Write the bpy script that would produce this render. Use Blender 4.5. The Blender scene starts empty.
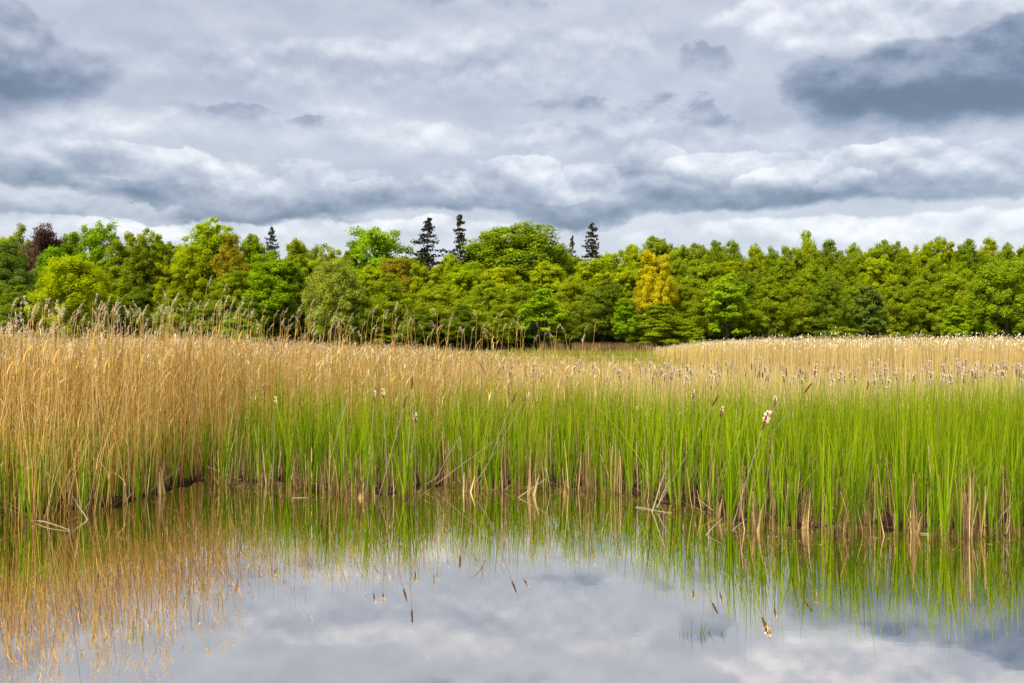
import bpy, math, random
import numpy as np

rng = np.random.default_rng(11)
random.seed(5)
scene = bpy.context.scene
COL = scene.collection
F = 1024 * 35 / 36          # focal length in pixels
HZ = 341.5
CH = 2.0                    # eye height over the water
EXPO = 2.5
PI = math.pi

def at(px, D): return (px - 512) * D / F
def zat(y, D): return CH + (HZ - y) * D / F

# ------------------------------------------------------------------ objects
def link(o, parent=None):
    COL.objects.link(o)
    if parent is not None: o.parent = parent
    return o

def tag(o, label=None, cat=None, group=None, kind=None):
    if label: o['label'] = label
    if cat: o['category'] = cat
    if group: o['group'] = group
    if kind: o['kind'] = kind
    return o

def empty(name, loc=(0, 0, 0), rz=0.0):
    o = bpy.data.objects.new(name, None)
    o.empty_display_size = .2
    o.location = loc
    o.rotation_euler = (0, 0, rz)
    return link(o)

class MB:
    """collects vertex and quad arrays, builds one mesh"""
    def __init__(s):
        s.v = []; s.f = []; s.t = []; s.a = []; s.m = []; s.n = 0
    def add(s, v, f, tint=None, along=None, mat=0):
        v = np.asarray(v, dtype=np.float32).reshape(-1, 3)
        f = np.asarray(f, dtype=np.int32).reshape(-1, 4)
        s.v.append(v); s.f.append(f + s.n); s.n += len(v)
        s.t.append(np.full(len(v), .5, np.float32) if tint is None else np.broadcast_to(np.asarray(tint, np.float32), (len(v),)))
        s.a.append(np.zeros(len(v), np.float32) if along is None else np.broadcast_to(np.asarray(along, np.float32), (len(v),)))
        s.m.append(np.full(len(f), mat, np.int32))
    def mesh(s, name, mats, smooth=False):
        v = np.concatenate(s.v); f = np.concatenate(s.f)
        me = bpy.data.meshes.new(name)
        me.vertices.add(len(v)); me.vertices.foreach_set('co', v.ravel())
        me.loops.add(f.size); me.loops.foreach_set('vertex_index', f.ravel())
        me.polygons.add(len(f))
        me.polygons.foreach_set('loop_start', np.arange(0, f.size, 4, dtype=np.int32))
        me.polygons.foreach_set('loop_total', np.full(len(f), 4, np.int32))
        me.polygons.foreach_set('material_index', np.concatenate(s.m))
        if smooth: me.polygons.foreach_set('use_smooth', np.ones(len(f), bool))
        me.attributes.new('tint', 'FLOAT', 'POINT').data.foreach_set('value', np.concatenate(s.t))
        me.attributes.new('along', 'FLOAT', 'POINT').data.foreach_set('value', np.concatenate(s.a))
        for m in mats: me.materials.append(m)
        me.update(calc_edges=True)
        return me
    def build(s, name, mats, parent=None, smooth=False):
        return link(bpy.data.objects.new(name, s.mesh(name, mats, smooth)), parent)

# ------------------------------------------------------------------ generators
def ribbons(mb, x, y, z0, h, w, lx, ly, bend, yaw, tint, segs=4, taper=.9, mat=0, tipdroop=0.0):
    """n flat tapering leaves; lx, ly = lean at the tip in metres"""
    n = len(x)
    if n == 0: return
    t = np.linspace(0, 1, segs + 1)[None, :]
    b = bend[:, None] if hasattr(bend, '__len__') else bend
    prof = t ** (1 + b)
    cx = x[:, None] + lx[:, None] * prof
    cy = y[:, None] + ly[:, None] * prof
    zz = z0[:, None] + h[:, None] * (t - tipdroop * np.clip(t - .6, 0, 1) ** 2 * 2)
    ww = w[:, None] * .5 * np.clip(1 - taper * t ** 1.6, .04, 1) * (.75 + .25 * np.clip(t * 4, 0, 1))
    tw = yaw[:, None] + t * 1.1
    dx, dy = np.cos(tw) * ww, np.sin(tw) * ww
    v = np.empty((n, segs + 1, 2, 3), np.float32)
    v[:, :, 0, 0] = cx - dx; v[:, :, 0, 1] = cy - dy; v[:, :, 0, 2] = zz
    v[:, :, 1, 0] = cx + dx; v[:, :, 1, 1] = cy + dy; v[:, :, 1, 2] = zz
    k = np.arange(segs) * 2
    q = np.stack([k, k + 1, k + 3, k + 2], 1)[None] + (np.arange(n) * (segs + 1) * 2)[:, None, None]
    mb.add(v, q, np.repeat(tint, (segs + 1) * 2), np.tile(np.repeat(t[0], 2), n), mat)

def stalks(mb, x, y, z0, h, r, lx, ly, bend, tint, segs=2, mat=0, tip=.45):
    """n three sided tapering stalks"""
    n = len(x)
    if n == 0: return
    t = np.linspace(0, 1, segs + 1)[None, :, None]
    a = (np.arange(3) * 2 * PI / 3)[None, None, :] + rng.uniform(0, 6, n)[:, None, None]
    b = bend[:, None, None]
    prof = t ** (1 + b)
    rr = r[:, None, None] * (1 - (1 - tip) * t)
    v = np.empty((n, segs + 1, 3, 3), np.float32)
    v[..., 0] = x[:, None, None] + lx[:, None, None] * prof + np.cos(a) * rr
    v[..., 1] = y[:, None, None] + ly[:, None, None] * prof + np.sin(a) * rr
    v[..., 2] = z0[:, None, None] + h[:, None, None] * t
    qs = []
    for s in range(segs):
        for k in range(3):
            k2 = (k + 1) % 3
            qs.append([s * 3 + k, s * 3 + k2, s * 3 + 3 + k2, s * 3 + 3 + k])
    q = np.array(qs)[None] + (np.arange(n) * (segs + 1) * 3)[:, None, None]
    mb.add(v, q, np.repeat(tint, (segs + 1) * 3), np.tile(np.repeat(t[0, :, 0], 3), n), mat)

def plumes(mb, x, y, z, size, dirx, diry, tint, k=5, mat=0, w=.016):
    """feathery reed tops: k short drooping ribbons fanned round each tip"""
    n = len(x)
    if n == 0: return
    for j in range(k):
        f = j / max(k - 1, 1)
        a = rng.uniform(0, 2 * PI, n)
        s = size * rng.uniform(.6, 1.1, n)
        ribbons(mb, x + rng.normal(0, .004, n), y + rng.normal(0, .004, n), z - size * (.9 - .9 * f),
                s * (.75 - .25 * f), np.full(n, w) * rng.uniform(.6, 1.3, n),
                dirx * size * (.35 + .5 * f) + np.cos(a) * size * .16, diry * size * (.35 + .5 * f) + np.sin(a) * size * .16,
                rng.uniform(.2, .9, n), rng.uniform(0, PI, n), np.clip(tint + rng.normal(0, .12, n), 0, 1),
                segs=3, taper=.8, mat=mat, tipdroop=.9)

def tube(mb, pts, rad, sides=6, mat=0, tint=.5, cap=True):
    pts = np.array(pts, float); n = len(pts)
    rad = np.array(rad, float)
    tan = np.gradient(pts, axis=0)
    tan /= np.linalg.norm(tan, axis=1)[:, None] + 1e-9
    ref = np.where(np.abs(tan[:, 2:3]) > .9, np.array([[1., 0, 0]]), np.array([[0, 0, 1.]]))
    u = np.cross(tan, ref); u /= np.linalg.norm(u, axis=1)[:, None] + 1e-9
    w = np.cross(tan, u)
    a = np.arange(sides) * 2 * PI / sides
    v = pts[:, None] + rad[:, None, None] * (np.cos(a)[None, :, None] * u[:, None] + np.sin(a)[None, :, None] * w[:, None])
    v = v.reshape(-1, 3)
    q = [[i * sides + k, i * sides + (k + 1) % sides, (i + 1) * sides + (k + 1) % sides, (i + 1) * sides + k]
         for i in range(n - 1) for k in range(sides)]
    mb.add(v, q, tint, np.repeat(np.linspace(0, 1, n), sides), mat)

def leaves(mb, c, nrm, size, tint, mat=0, elong=1.3):
    """quads centred on c with normals nrm"""
    n = len(c)
    nrm = nrm / (np.linalg.norm(nrm, axis=1)[:, None] + 1e-9)
    r = rng.normal(size=(n, 3))
    u = np.cross(nrm, r); u /= np.linalg.norm(u, axis=1)[:, None] + 1e-9
    w = np.cross(nrm, u)
    s = size[:, None] * .5
    v = np.stack([c - u * s * elong, c - w * s * .8, c + u * s * elong, c + w * s * .8], 1)
    q = np.arange(n * 4).reshape(n, 4)
    mb.add(v, q, np.repeat(tint, 4), None, mat)

# ------------------------------------------------------------------ node helpers
class NT:
    def __init__(s, tree):
        s.t = tree; s.N = tree.nodes; s.L = tree.links
    def new(s, typ, **kw):
        n = s.N.new(typ)
        for k, v in kw.items(): setattr(n, k, v)
        return n
    def put(s, sock, v):
        if isinstance(v, bpy.types.NodeSocket): s.L.new(v, sock)
        elif v is not None: sock.default_value = v
    def m(s, op, a, b=None, c=None, clamp=False):
        n = s.new('ShaderNodeMath', operation=op, use_clamp=clamp)
        for i, v in enumerate((a, b, c)):
            if v is not None: s.put(n.inputs[i], v)
        return n.outputs[0]
    def mix(s, f, a, b, blend='MIX'):
        n = s.new('ShaderNodeMix', data_type='RGBA', blend_type=blend)
        s.put(n.inputs['Factor'], f); s.put(n.inputs[6], a); s.put(n.inputs[7], b)
        return n.outputs[2]
    def noise(s, vec, scale, detail=4, rough=.5, dist=0.0, lac=2.0, out='Fac'):
        n = s.new('ShaderNodeTexNoise')
        s.put(n.inputs['Vector'], vec); n.inputs['Scale'].default_value = scale
        n.inputs['Detail'].default_value = detail; n.inputs['Roughness'].default_value = rough
        n.inputs['Distortion'].default_value = dist; n.inputs['Lacunarity'].default_value = lac
        return n.outputs[out]
    def mapr(s, v, a, b, c, d, mode='SMOOTHSTEP'):
        n = s.new('ShaderNodeMapRange', interpolation_type=mode)
        s.put(n.inputs[0], v)
        for i, x in enumerate((a, b, c, d)): s.put(n.inputs[i + 1], x)
        return n.outputs[0]
    def ramp(s, f, stops):
        n = s.new('ShaderNodeValToRGB')
        e = n.color_ramp.elements
        while len(e) > 1: e.remove(e[-1])
        e[0].position, e[0].color = stops[0][0], (*stops[0][1], 1)
        for p, c in stops[1:]:
            k = e.new(p); k.color = (*c, 1)
        s.put(n.inputs[0], f)
        return n.outputs[0]
    def vec(s, x, y, z):
        n = s.new('ShaderNodeCombineXYZ')
        for i, v in enumerate((x, y, z)): s.put(n.inputs[i], v)
        return n.outputs[0]

def material(name):
    m = bpy.data.materials.new(name); m.use_nodes = True
    m.node_tree.nodes.clear()
    nt = NT(m.node_tree)
    out = nt.new('ShaderNodeOutputMaterial')
    return m, nt, out

def leaf_mat(name, stops, trans=.35, tip=None, foot=None, footh=.2, hue_obj=.12, rough=.6, gloss=0.0):
    """matte leaf, colour from the leaf's own tint, a little light passing through"""
    m, nt, out = material(name)
    t = nt.new('ShaderNodeAttribute', attribute_name='tint').outputs['Fac']
    col = nt.ramp(t, stops)
    a = nt.new('ShaderNodeAttribute', attribute_name='along').outputs['Fac']
    if tip:
        col = nt.mix(nt.mapr(a, tip[0], tip[1], 0, tip[2]), col, (*tip[3], 1))
    if foot:                      # brown sheath on green leaves; waterline shade and wet stain painted on dead stems
        col = nt.mix(nt.mapr(a, .01, footh, .9, 0), col, (*foot, 1))
    if hue_obj:
        r = nt.new('ShaderNodeObjectInfo').outputs['Random']
        h = nt.new('ShaderNodeHueSaturation')
        nt.put(h.inputs['Hue'], nt.mapr(r, 0, 1, .5 - hue_obj * .1, .5 + hue_obj * .1, 'LINEAR'))
        nt.put(h.inputs['Value'], nt.mapr(nt.m('FRACT', nt.m('MULTIPLY', r, 7.31)), 0, 1, 1 - hue_obj, 1 + hue_obj, 'LINEAR'))
        nt.put(h.inputs['Color'], col); col = h.outputs[0]
    d = nt.new('ShaderNodeBsdfDiffuse'); nt.put(d.inputs[0], col)
    tr = nt.new('ShaderNodeBsdfTranslucent'); nt.put(tr.inputs[0], col)
    mx = nt.new('ShaderNodeMixShader'); mx.inputs[0].default_value = trans
    nt.L.new(d.outputs[0], mx.inputs[1]); nt.L.new(tr.outputs[0], mx.inputs[2])
    s = mx.outputs[0]
    if gloss:
        g = nt.new('ShaderNodeBsdfGlossy'); g.inputs['Roughness'].default_value = .45
        m2 = nt.new('ShaderNodeMixShader'); m2.inputs[0].default_value = gloss
        nt.L.new(s, m2.inputs[1]); nt.L.new(g.outputs[0], m2.inputs[2]); s = m2.outputs[0]
    nt.L.new(s, out.inputs[0])
    return m

def rough_mat(name, stops, scale=3.0, stretch=(1, 1, 1), bump=.3, rough=.9):
    m, nt, out = material(name)
    tc = nt.new('ShaderNodeTexCoord').outputs['Object']
    mp = nt.new('ShaderNodeMapping'); nt.put(mp.inputs[0], tc); mp.inputs['Scale'].default_value = stretch
    n = nt.noise(mp.outputs[0], scale, 6, .65)
    col = nt.ramp(n, stops)
    p = nt.new('ShaderNodeBsdfPrincipled'); nt.put(p.inputs['Base Color'], col); p.inputs['Roughness'].default_value = rough; p.inputs['Specular IOR Level'].default_value = .1
    b = nt.new('ShaderNodeBump'); b.inputs['Strength'].default_value = bump; nt.put(b.inputs['Height'], n)
    nt.L.new(b.outputs[0], p.inputs['Normal'])
    nt.L.new(p.outputs[0], out.inputs[0])
    return m

# leaf colours (linear, real base colours)
G = {
 'bright':  [(0, (0.153, 0.203, 0.0040)), (.5, (0.320, 0.381, 0.0060)), (1, (0.461, 0.497, 0.0100))],
 'fresh':   [(0, (0.104, 0.182, 0.0040)), (.5, (0.232, 0.352, 0.0060)), (1, (0.354, 0.462, 0.0100))],
 'mid':     [(0, (0.125, 0.171, 0.0055)), (.5, (0.256, 0.316, 0.0088)), (1, (0.395, 0.430, 0.0132))],
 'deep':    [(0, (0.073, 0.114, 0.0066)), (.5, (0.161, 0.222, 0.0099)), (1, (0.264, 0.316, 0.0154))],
 'blue':    [(0, (0.059, 0.108, 0.0132)), (.5, (0.132, 0.202, 0.0220)), (1, (0.220, 0.291, 0.0330))],
 'olive':   [(0, (0.123, 0.162, 0.0060)), (.5, (0.237, 0.302, 0.0080)), (1, (0.323, 0.403, 0.0140))],
 'willow':  [(0, (0.196, 0.232, 0.0030)), (.5, (0.343, 0.400, 0.0040)), (1, (0.451, 0.510, 0.0080))],
 'pale':    [(0, (0.165, 0.210, 0.0198)), (.5, (0.297, 0.360, 0.0330)), (1, (0.396, 0.456, 0.0550))],
 'golden':  [(0, (.36, .30, .006)), (.5, (.55, .48, .008)), (1, (.66, .60, .020))],
 'purple':  [(0, (.060, .028, .022)), (.5, (.11, .055, .040)), (1, (.18, .10, .07))],
 'needle':  [(0, (.022, .026, .014)), (.5, (.050, .052, .028)), (1, (.095, .088, .048))],
 'rust':    [(0, (.17, .15, .008)), (.5, (.31, .25, .010)), (1, (.42, .30, .018))],
}
LM = {k: leaf_mat('leaf_' + k, v, trans=(.1 if k == 'needle' else .52)) for k, v in G.items()}
M_BARK = rough_mat('bark', [(.3, (.035, .028, .020)), (.6, (.09, .075, .055)), (.8, (.15, .13, .10))], 4, (1, 1, .2), .5)
M_GREEN = leaf_mat('cattail_leaf', [(0, (0.047, 0.098, 0.0020)), (.4, (0.114, 0.192, 0.0030)), (.75, (0.189, 0.267, 0.0040)), (1, (0.284, 0.330, 0.0070))],
                   .3, tip=(.55, 1.0, .55, (.33, .37, .01)), hue_obj=0, foot=(.20, .12, .045))
M_TAN = leaf_mat('dry_reed', foot=(.05, .028, .012), stops= [(0, (0.143, 0.063, 0.0119)), (.3, (0.376, 0.202, 0.0389)), (.65, (0.609, 0.385, 0.0994)), (1, (0.717, 0.556, 0.2506))],  # dark foot: shade at the waterline painted in, with wet staining
                 trans=.2, hue_obj=0, footh=.07)
M_STUB = leaf_mat('dead_cattail', foot=(.045, .024, .012), stops= [(0, (0.070, 0.037, 0.016)), (.35, (0.189, 0.111, 0.041)), (.7, (0.37, 0.245, 0.085)), (1, (0.53, 0.40, 0.185))],  # foot colour carries the shade of the stem bases besides their stain
                  trans=.15, hue_obj=0, gloss=.02)
M_FIELD = leaf_mat('straw', [(0, (0.255, 0.162, 0.043)), (.4, (0.510, 0.348, 0.115)), (.75, (0.646, 0.476, 0.187)), (1, (0.714, 0.586, 0.306))], .25, hue_obj=0)
M_SEDGE = leaf_mat('sedge', [(0, (0.15, 0.15, 0.02)), (.5, (0.29, 0.26, 0.045)), (1, (0.360, 0.306, 0.063))], .3, hue_obj=0)
M_PLUME = leaf_mat('plume', [(0, (0.288, 0.180, 0.081)), (.5, (0.558, 0.414, 0.234)), (1, (0.738, 0.630, 0.432))], .3, hue_obj=0)
M_SPIKE = rough_mat('cattail_spike', [(.3, (.045, .018, .008)), (.6, (.12, .050, .022)), (.8, (.26, .14, .07))], 60, (1, 1, 1), .5)
M_FLUFF = leaf_mat('cattail_fluff', [(0, (.25, .14, .08)), (.4, (.66, .49, .31)), (1, (.92, .78, .56))], .3, hue_obj=0)
M_GREY = leaf_mat('weathered_stalk', [(0, (0.112, 0.080, 0.048)), (.5, (0.208, 0.168, 0.112)), (1, (0.336, 0.280, 0.208))], .05, hue_obj=0)

# ------------------------------------------------------------------ terrain
bank_px = [(0, 520), (55, 517), (100, 511), (140, 501), (170, 491), (205, 480), (232, 485), (260, 488), (290, 489), (335, 496), (360, 499),
           (410, 497), (440, 489), (480, 490), (520, 492), (560, 491), (600, 492), (640, 500), (670, 508), (700, 511), (725, 524), (750, 531), (800, 535),
           (850, 533), (905, 540), (950, 538), (990, 537), (1024, 534)]
bx, by = [], []
for p, yy in bank_px:
    D = F * CH / (yy - HZ); bx.append(at(p, D)); by.append(D)
bx = [-60, -20, -11, -8] + bx + [8, 12, 22, 60]
by = [16, 11, 10.4, 10.9] + by + [10.3, 9.8, 10.5, 16]
def bank(x): return np.interp(x, bx, by) + .08 * np.sin(x * 5.1) + .05 * np.sin(x * 13.3 + 1)
def rag(x, y): return .22 * (np.sin(x * 9.1 + 2 * np.sin(x * 2.3)) + np.sin(x * 21 + y * 3)) * .5
def px_of(x, y): return 512 + F * x / y

def ground_h(x, y):
    d = y - bank(x)
    h = np.where(d < 0, -.55 + .45 * np.exp(d * 2.2), .04 + .02 * np.sin(x * 3) * np.sin(y * 2.3))
    h = np.where((d >= 0) & (d < .8), -.12 + .2 * d + .05 * np.sin(x * 7.3 + y * 2), h)
    p = px_of(x, np.maximum(y, 5))
    w = .5 + .5 * np.sin(x * .13 + 2) * np.sin(x * .37)
    ch1 = (y > 96 + 6 * w) & (y < 118 + 5 * w) & (p < 700)
    ch2 = (y > 163) & (y < 176 + 3 * w) & (p > 545) & (p < 655)
    h = np.where(ch1 | ch2, -.3, h)
    h = np.where(y > 176, .05 + (y - 176) * .012, h)
    # the near bank the photographer stands on
    h = np.where(y < -.5, np.clip(-.55 + (-.5 - y) * .9, -.55, .5), h)
    return h

def grid(name, xs, ys, hf, mats):
    X, Y = np.meshgrid(xs, ys)
    v = np.stack([X, Y, hf(X, Y)], -1).reshape(-1, 3)
    nx, ny = len(xs), len(ys)
    i = (np.arange(ny - 1)[:, None] * nx + np.arange(nx - 1)[None]).ravel()
    mb = MB(); mb.add(v, np.stack([i, i + 1, i + nx + 1, i + nx], 1))
    return mb.build(name, mats, smooth=True)

m, nt, out = material('marsh_ground')
geo = nt.new('ShaderNodeNewGeometry')
sp = nt.new('ShaderNodeSeparateXYZ'); nt.put(sp.inputs[0], geo.outputs['Position'])
n1 = nt.noise(geo.outputs['Position'], .35, 6, .7); n2 = nt.noise(geo.outputs['Position'], 9, 5, .7)
mud = nt.ramp(n2, [(.3, (.010, .006, .003)), (.6, (.024, .014, .007)), (.8, (.06, .038, .018))])
grass = nt.ramp(n1, [(.3, (.09, .10, .012)), (.55, (.17, .18, .02)), (.75, (.28, .23, .06))])
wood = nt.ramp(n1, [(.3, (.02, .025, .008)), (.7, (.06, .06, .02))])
c = nt.mix(nt.mapr(sp.outputs[1], 38, 60, 0, 1), mud, grass)
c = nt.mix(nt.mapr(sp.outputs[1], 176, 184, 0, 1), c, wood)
c = nt.mix(nt.mapr(sp.outputs[1], 0, -2, 0, 1), c, grass)
p = nt.new('ShaderNodeBsdfPrincipled'); nt.put(p.inputs['Base Color'], c); p.inputs['Roughness'].default_value = 1; p.inputs['Specular IOR Level'].default_value = .05
b = nt.new('ShaderNodeBump'); b.inputs['Strength'].default_value = .4; nt.put(b.inputs['Height'], n2); nt.L.new(b.outputs[0], p.inputs['Normal'])
nt.L.new(p.outputs[0], out.inputs[0])
M_GROUND = m
xs = np.concatenate([np.linspace(-1500, -70, 24), np.linspace(-60, -14, 60), np.linspace(-13.9, 13.9, 380), np.linspace(14, 60, 60), np.linspace(70, 1500, 24)])
ys = np.concatenate([np.linspace(-300, -6, 8), np.linspace(-5, 8.8, 30), np.linspace(9, 17, 120), np.linspace(17.2, 90, 60), np.linspace(91, 190, 140), np.linspace(200, 2500, 24)])
tag(grid('ground', xs, ys, ground_h, [M_GROUND]), kind='structure')

m, nt, out = material('pond_water')
geo = nt.new('ShaderNodeNewGeometry')
mp = nt.new('ShaderNodeMapping'); nt.put(mp.inputs[0], geo.outputs['Position']); mp.inputs['Scale'].default_value = (.9, 2.2, 1)
n = nt.noise(mp.outputs[0], 2.6, 3, .55)
b = nt.new('ShaderNodeBump'); b.inputs['Strength'].default_value = .006; b.inputs['Distance'].default_value = .03
nt.put(b.inputs['Height'], n)
gl = nt.new('ShaderNodeBsdfGlossy'); gl.inputs['Color'].default_value = (1, .94, .87, 1); gl.inputs['Roughness'].default_value = .006
nt.L.new(b.outputs[0], gl.inputs['Normal'])
df = nt.new('ShaderNodeBsdfDiffuse'); df.inputs['Color'].default_value = (.002, .0017, .001, 1)
fac = .84                    # still, peaty water mirrors most of what falls on it at these low angles
mx = nt.new('ShaderNodeMixShader'); nt.put(mx.inputs[0], fac)
nt.L.new(df.outputs[0], mx.inputs[1]); nt.L.new(gl.outputs[0], mx.inputs[2]); nt.L.new(mx.outputs[0], out.inputs[0])
M_WATER = m
tag(grid('pond_water', np.linspace(-420, 420, 3), np.linspace(-4, 178, 3), lambda X, Y: X * 0, [M_WATER]), kind='structure')

# ------------------------------------------------------------------ reed beds
def scatter(n, x0, x1, y0, y1, keep):
    x = rng.uniform(x0, x1, n); y = rng.uniform(y0, y1, n)
    k = keep(x, y) > rng.uniform(0, 1, n)
    return x[k], y[k]
def vnoise(x, y, s, seed=0):
    """cheap smooth patchiness 0..1"""
    return .5 + .25 * (np.sin(x * s + seed) * np.cos(y * s * 1.3 + seed * 2) + np.sin(x * s * 2.3 + y * s * 1.1 + seed * 3) * np.cos(y * s * .7 - x * s * .9))
N = lambda m, s, n: rng.normal(m, s, n)
U = lambda a, b, n: rng.uniform(a, b, n)

# left golden reeds: dense tall bed
mb = MB()
def tall_h(p):     # typical height of the dry reed against picture column
    return np.interp(p, [-200, 0, 60, 100, 200, 260, 330, 430, 520, 640], [2.12, 2.12, 2.04, 2.06, 2.08, 1.98, 1.91, 1.80, 1.60, 1.45])
def keep_l(x, y):
    p = px_of(x, y); d = y - bank(x) + rag(x, y) + .16
    edge = np.interp(d, [0, .6, 1.6, 3, 4.5, 6], [205, 210, 228, 265, 340, 430])
    return ((d > 0) * np.clip((edge - p) / 60 + .5, 0.0, 1)) * (.35 + .65 * vnoise(x, y, 2.2)) * np.interp(d, [0, 1.2, 1.8], [.62, .75, 1]) 
x, y = scatter(17000, -13, 0, 10, 16.5, keep_l)
n = len(x)
dd = y - bank(x)
h = tall_h(px_of(x, y)) * N(.93, .10, n) * np.where(U(0, 1, n) < np.interp(dd, [0, 1.6, 3.2], [.80, .62, .15]), U(.35, .88, n), 1)
lx, ly = N(.03, .17, n) * np.where(U(0, 1, n) < .1, 2.2, 1), N(0, .14, n)
tn = np.clip(N(.5, .25, n), 0, 1)
stalks(mb, x, y, np.full(n, -.06), h, U(.0028, .0050, n), lx, ly, U(.1, .9, n), tn)
k = U(0, 1, n) < .6
hh = U(.25, .9, n)
ribbons(mb, (x + lx * hh ** 1.4)[k], (y + ly * hh ** 1.4)[k], (h * hh - .06)[k], U(.12, .38, k.sum()), U(.006, .013, k.sum()), N(.02, .12, k.sum()), N(0, .12, k.sum()),
        U(.2, 1, k.sum()), U(0, PI, k.sum()), np.clip(tn[k] + N(.1, .15, k.sum()), 0, 1), segs=3, tipdroop=.5)
k = (U(0, 1, n) < .35) & (h > 1.7)
plumes(mb, (x + lx)[k], (y + ly)[k], (h + .02)[k], U(.10, .2, k.sum()), N(.3, .4, k.sum()), N(0, .4, k.sum()), np.clip(N(.6, .2, k.sum()), 0, 1), k=4, mat=1, w=.012)
# farther tall reeds, seen by their upper halves
def keep_l2(x, y):
    p = px_of(x, y)
    return np.interp(p, [-300, 150, 380, 470, 600], [1, 1, .9, .5, .12]) * np.interp(y, [15, 40], [1, .35])
x, y = scatter(60000, -34, 4, 15.5, 42, keep_l2)
n = len(x)
h = tall_h(px_of(x, y)) * N(.945, .055, n)
lx, ly = N(.03, .12, n), N(0, .1, n)
tn = np.clip(N(.6, .22, n), 0, 1)
stalks(mb, x, y, np.zeros(n), h, U(.0035, .006, n) * (y / 18) ** .6, lx, ly, U(.1, .9, n), tn, segs=1)
k = U(0, 1, n) < .5; hh = U(.5, .95, n)
ribbons(mb, (x + lx * hh)[k], (y + ly * hh)[k], (h * hh)[k], U(.1, .35, k.sum()), U(.012, .024, k.sum()), N(.02, .12, k.sum()), N(0, .12, k.sum()),
        U(.2, 1, k.sum()), U(0, PI, k.sum()), np.clip(tn[k] + N(.12, .15, k.sum()), 0, 1), segs=2, tipdroop=.5)
k = (U(0, 1, n) < .28)
plumes(mb, (x + lx)[k], (y + ly)[k], (h + .02)[k], U(.10, .2, k.sum()), N(.3, .4, k.sum()), N(0, .4, k.sum()), np.clip(N(.6, .2, k.sum()), 0, 1), k=3, mat=1, w=.016)
tag(mb.build('dry_reeds', [M_TAN, M_PLUME]), 'dense golden bed of tall dry reeds filling the left side of the marsh', 'reeds', kind='stuff')

# green cattail leaves
mb = MB()
def keep_g(x, y):
    p = px_of(x, y); d = y - bank(x) + rag(x, y) + .12
    back = np.interp(p, [200, 300, 600, 760, 1100], [3.2, 4.6, 7.5, 8.5, 9.5])
    dens = np.interp(p, [-200, 60, 200, 240, 300], [1, 1, .8, .85, 1]) * np.interp(p + 90 * d, [150, 260], [1, 1])
    return ((d > .02) & (d < back + 2.5 * (vnoise(x, y, .9, 3) - .5) * 2)) * dens * np.interp(d, [0, .5, 2.5, 9], [1, 1, .8, .62]) * (.5 + .5 * vnoise(x, y, 3.1, 1))
x, y = scatter(82000, -12, 14, 9.3, 22.5, keep_g)
n = len(x)
p = px_of(x, y); d = y - bank(x)
hb = np.interp(p, [0, 150, 230, 270, 330, 420, 700, 1024], [1.12, 1.1, 1.22, 1.42, 1.36, 1.34, 1.37, 1.37])
h = hb * N(.95, .10, n) * np.interp(d, [0, .6, 2.5], [.76, .86, 1]) * np.where(U(0, 1, n) < .3, U(.5, .95, n), 1)
lx, ly = N(.01, .10, n), N(-.02, .10, n)
# leaves stand in shoots: tight at the foot, fanned out at the top
ns = n // 7 + 1
sid = rng.integers(0, ns, n)
order = np.argsort(np.floor(x * 3) * 1000 + y); x, y, h, d = x[order], y[order], h[order], d[order]
sid = np.arange(n) // 7
sx_, sy_, sd_, sh_ = x[sid * 7], y[sid * 7], d[sid * 7], N(1, .06, n)[sid]
x = sx_ + N(0, .011, n); y = sy_ + N(0, .011, n); d = sd_; h = h * sh_
slx, sly = N(0, .05, n)[sid], N(0, .05, n)[sid]
lx, ly = N(.01, .09, n) * np.where(U(0, 1, n) < .07, 3.2, 1) + slx, N(-.01, .09, n) + sly
tn = np.clip(.45 + .35 * (vnoise(x, y, 1.7, 5) - .5) + N(0, .12, n)[sid] + N(0, .2, n) + np.interp(d, [0, 4], [-.05, .12]), 0, 1)
ribbons(mb, x, y, np.full(n, -.06), h + .06, U(.009, .017, n), lx, ly, U(.2, 1.3, n), U(0, PI, n), tn, segs=4, taper=.92)
tag(mb.build('cattail_leaves', [M_GREEN]), 'fresh green cattail leaves growing along the pond edge', 'cattail leaves', kind='stuff')

# dead stubs of last year's cattail among the green
mb = MB()
def keep_s(x, y):
    p = px_of(x, y); d = y - bank(x)
    c = np.where(vnoise(x, y, 4.1, 8) > .52, 1, .3)
    return ((d > -.05) & (d < 3.5)) * c * np.interp(d, [0, 1, 3.5], [1, .6, .3]) * np.interp(p, [0, 200, 260], [.5, .5, 1])
x, y = scatter(46000, -12, 13, 9.3, 17, keep_s)
n = len(x)
h = U(.25, .92, n) * U(.6, 1, n) * np.where(U(0, 1, n) < .12, 1.5, 1)
ribbons(mb, x, y, np.full(n, -.06), h + .05, U(.005, .015, n), N(0, .045, n), N(-.01, .05, n), U(-.3, .8, n), U(0, PI, n), np.clip(N(.48, .27, n), 0, 1), segs=3, taper=.55)
# litter of collapsed leaves at the waterline
x, y = scatter(8500, -12, 13, 9.3, 16, lambda x, y: ((y - bank(x)) + rag(x, y) > -.22) & ((y - bank(x)) < 1.0))
n = len(x); a = U(0, 2 * PI, n); L = U(.1, .5, n)
ribbons(mb, x, y, U(-.02, .10, n), U(-.03, .22, n), U(.006, .016, n), np.cos(a) * L, np.sin(a) * L * .7, U(-.3, 1, n), U(0, PI, n), np.clip(N(.3, .25, n), 0, 1), segs=3)
tag(mb.build('dead_cattail_leaves', [M_STUB]), 'withered cattail stubble and litter at the waterline', 'dead leaves', kind='stuff')
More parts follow.
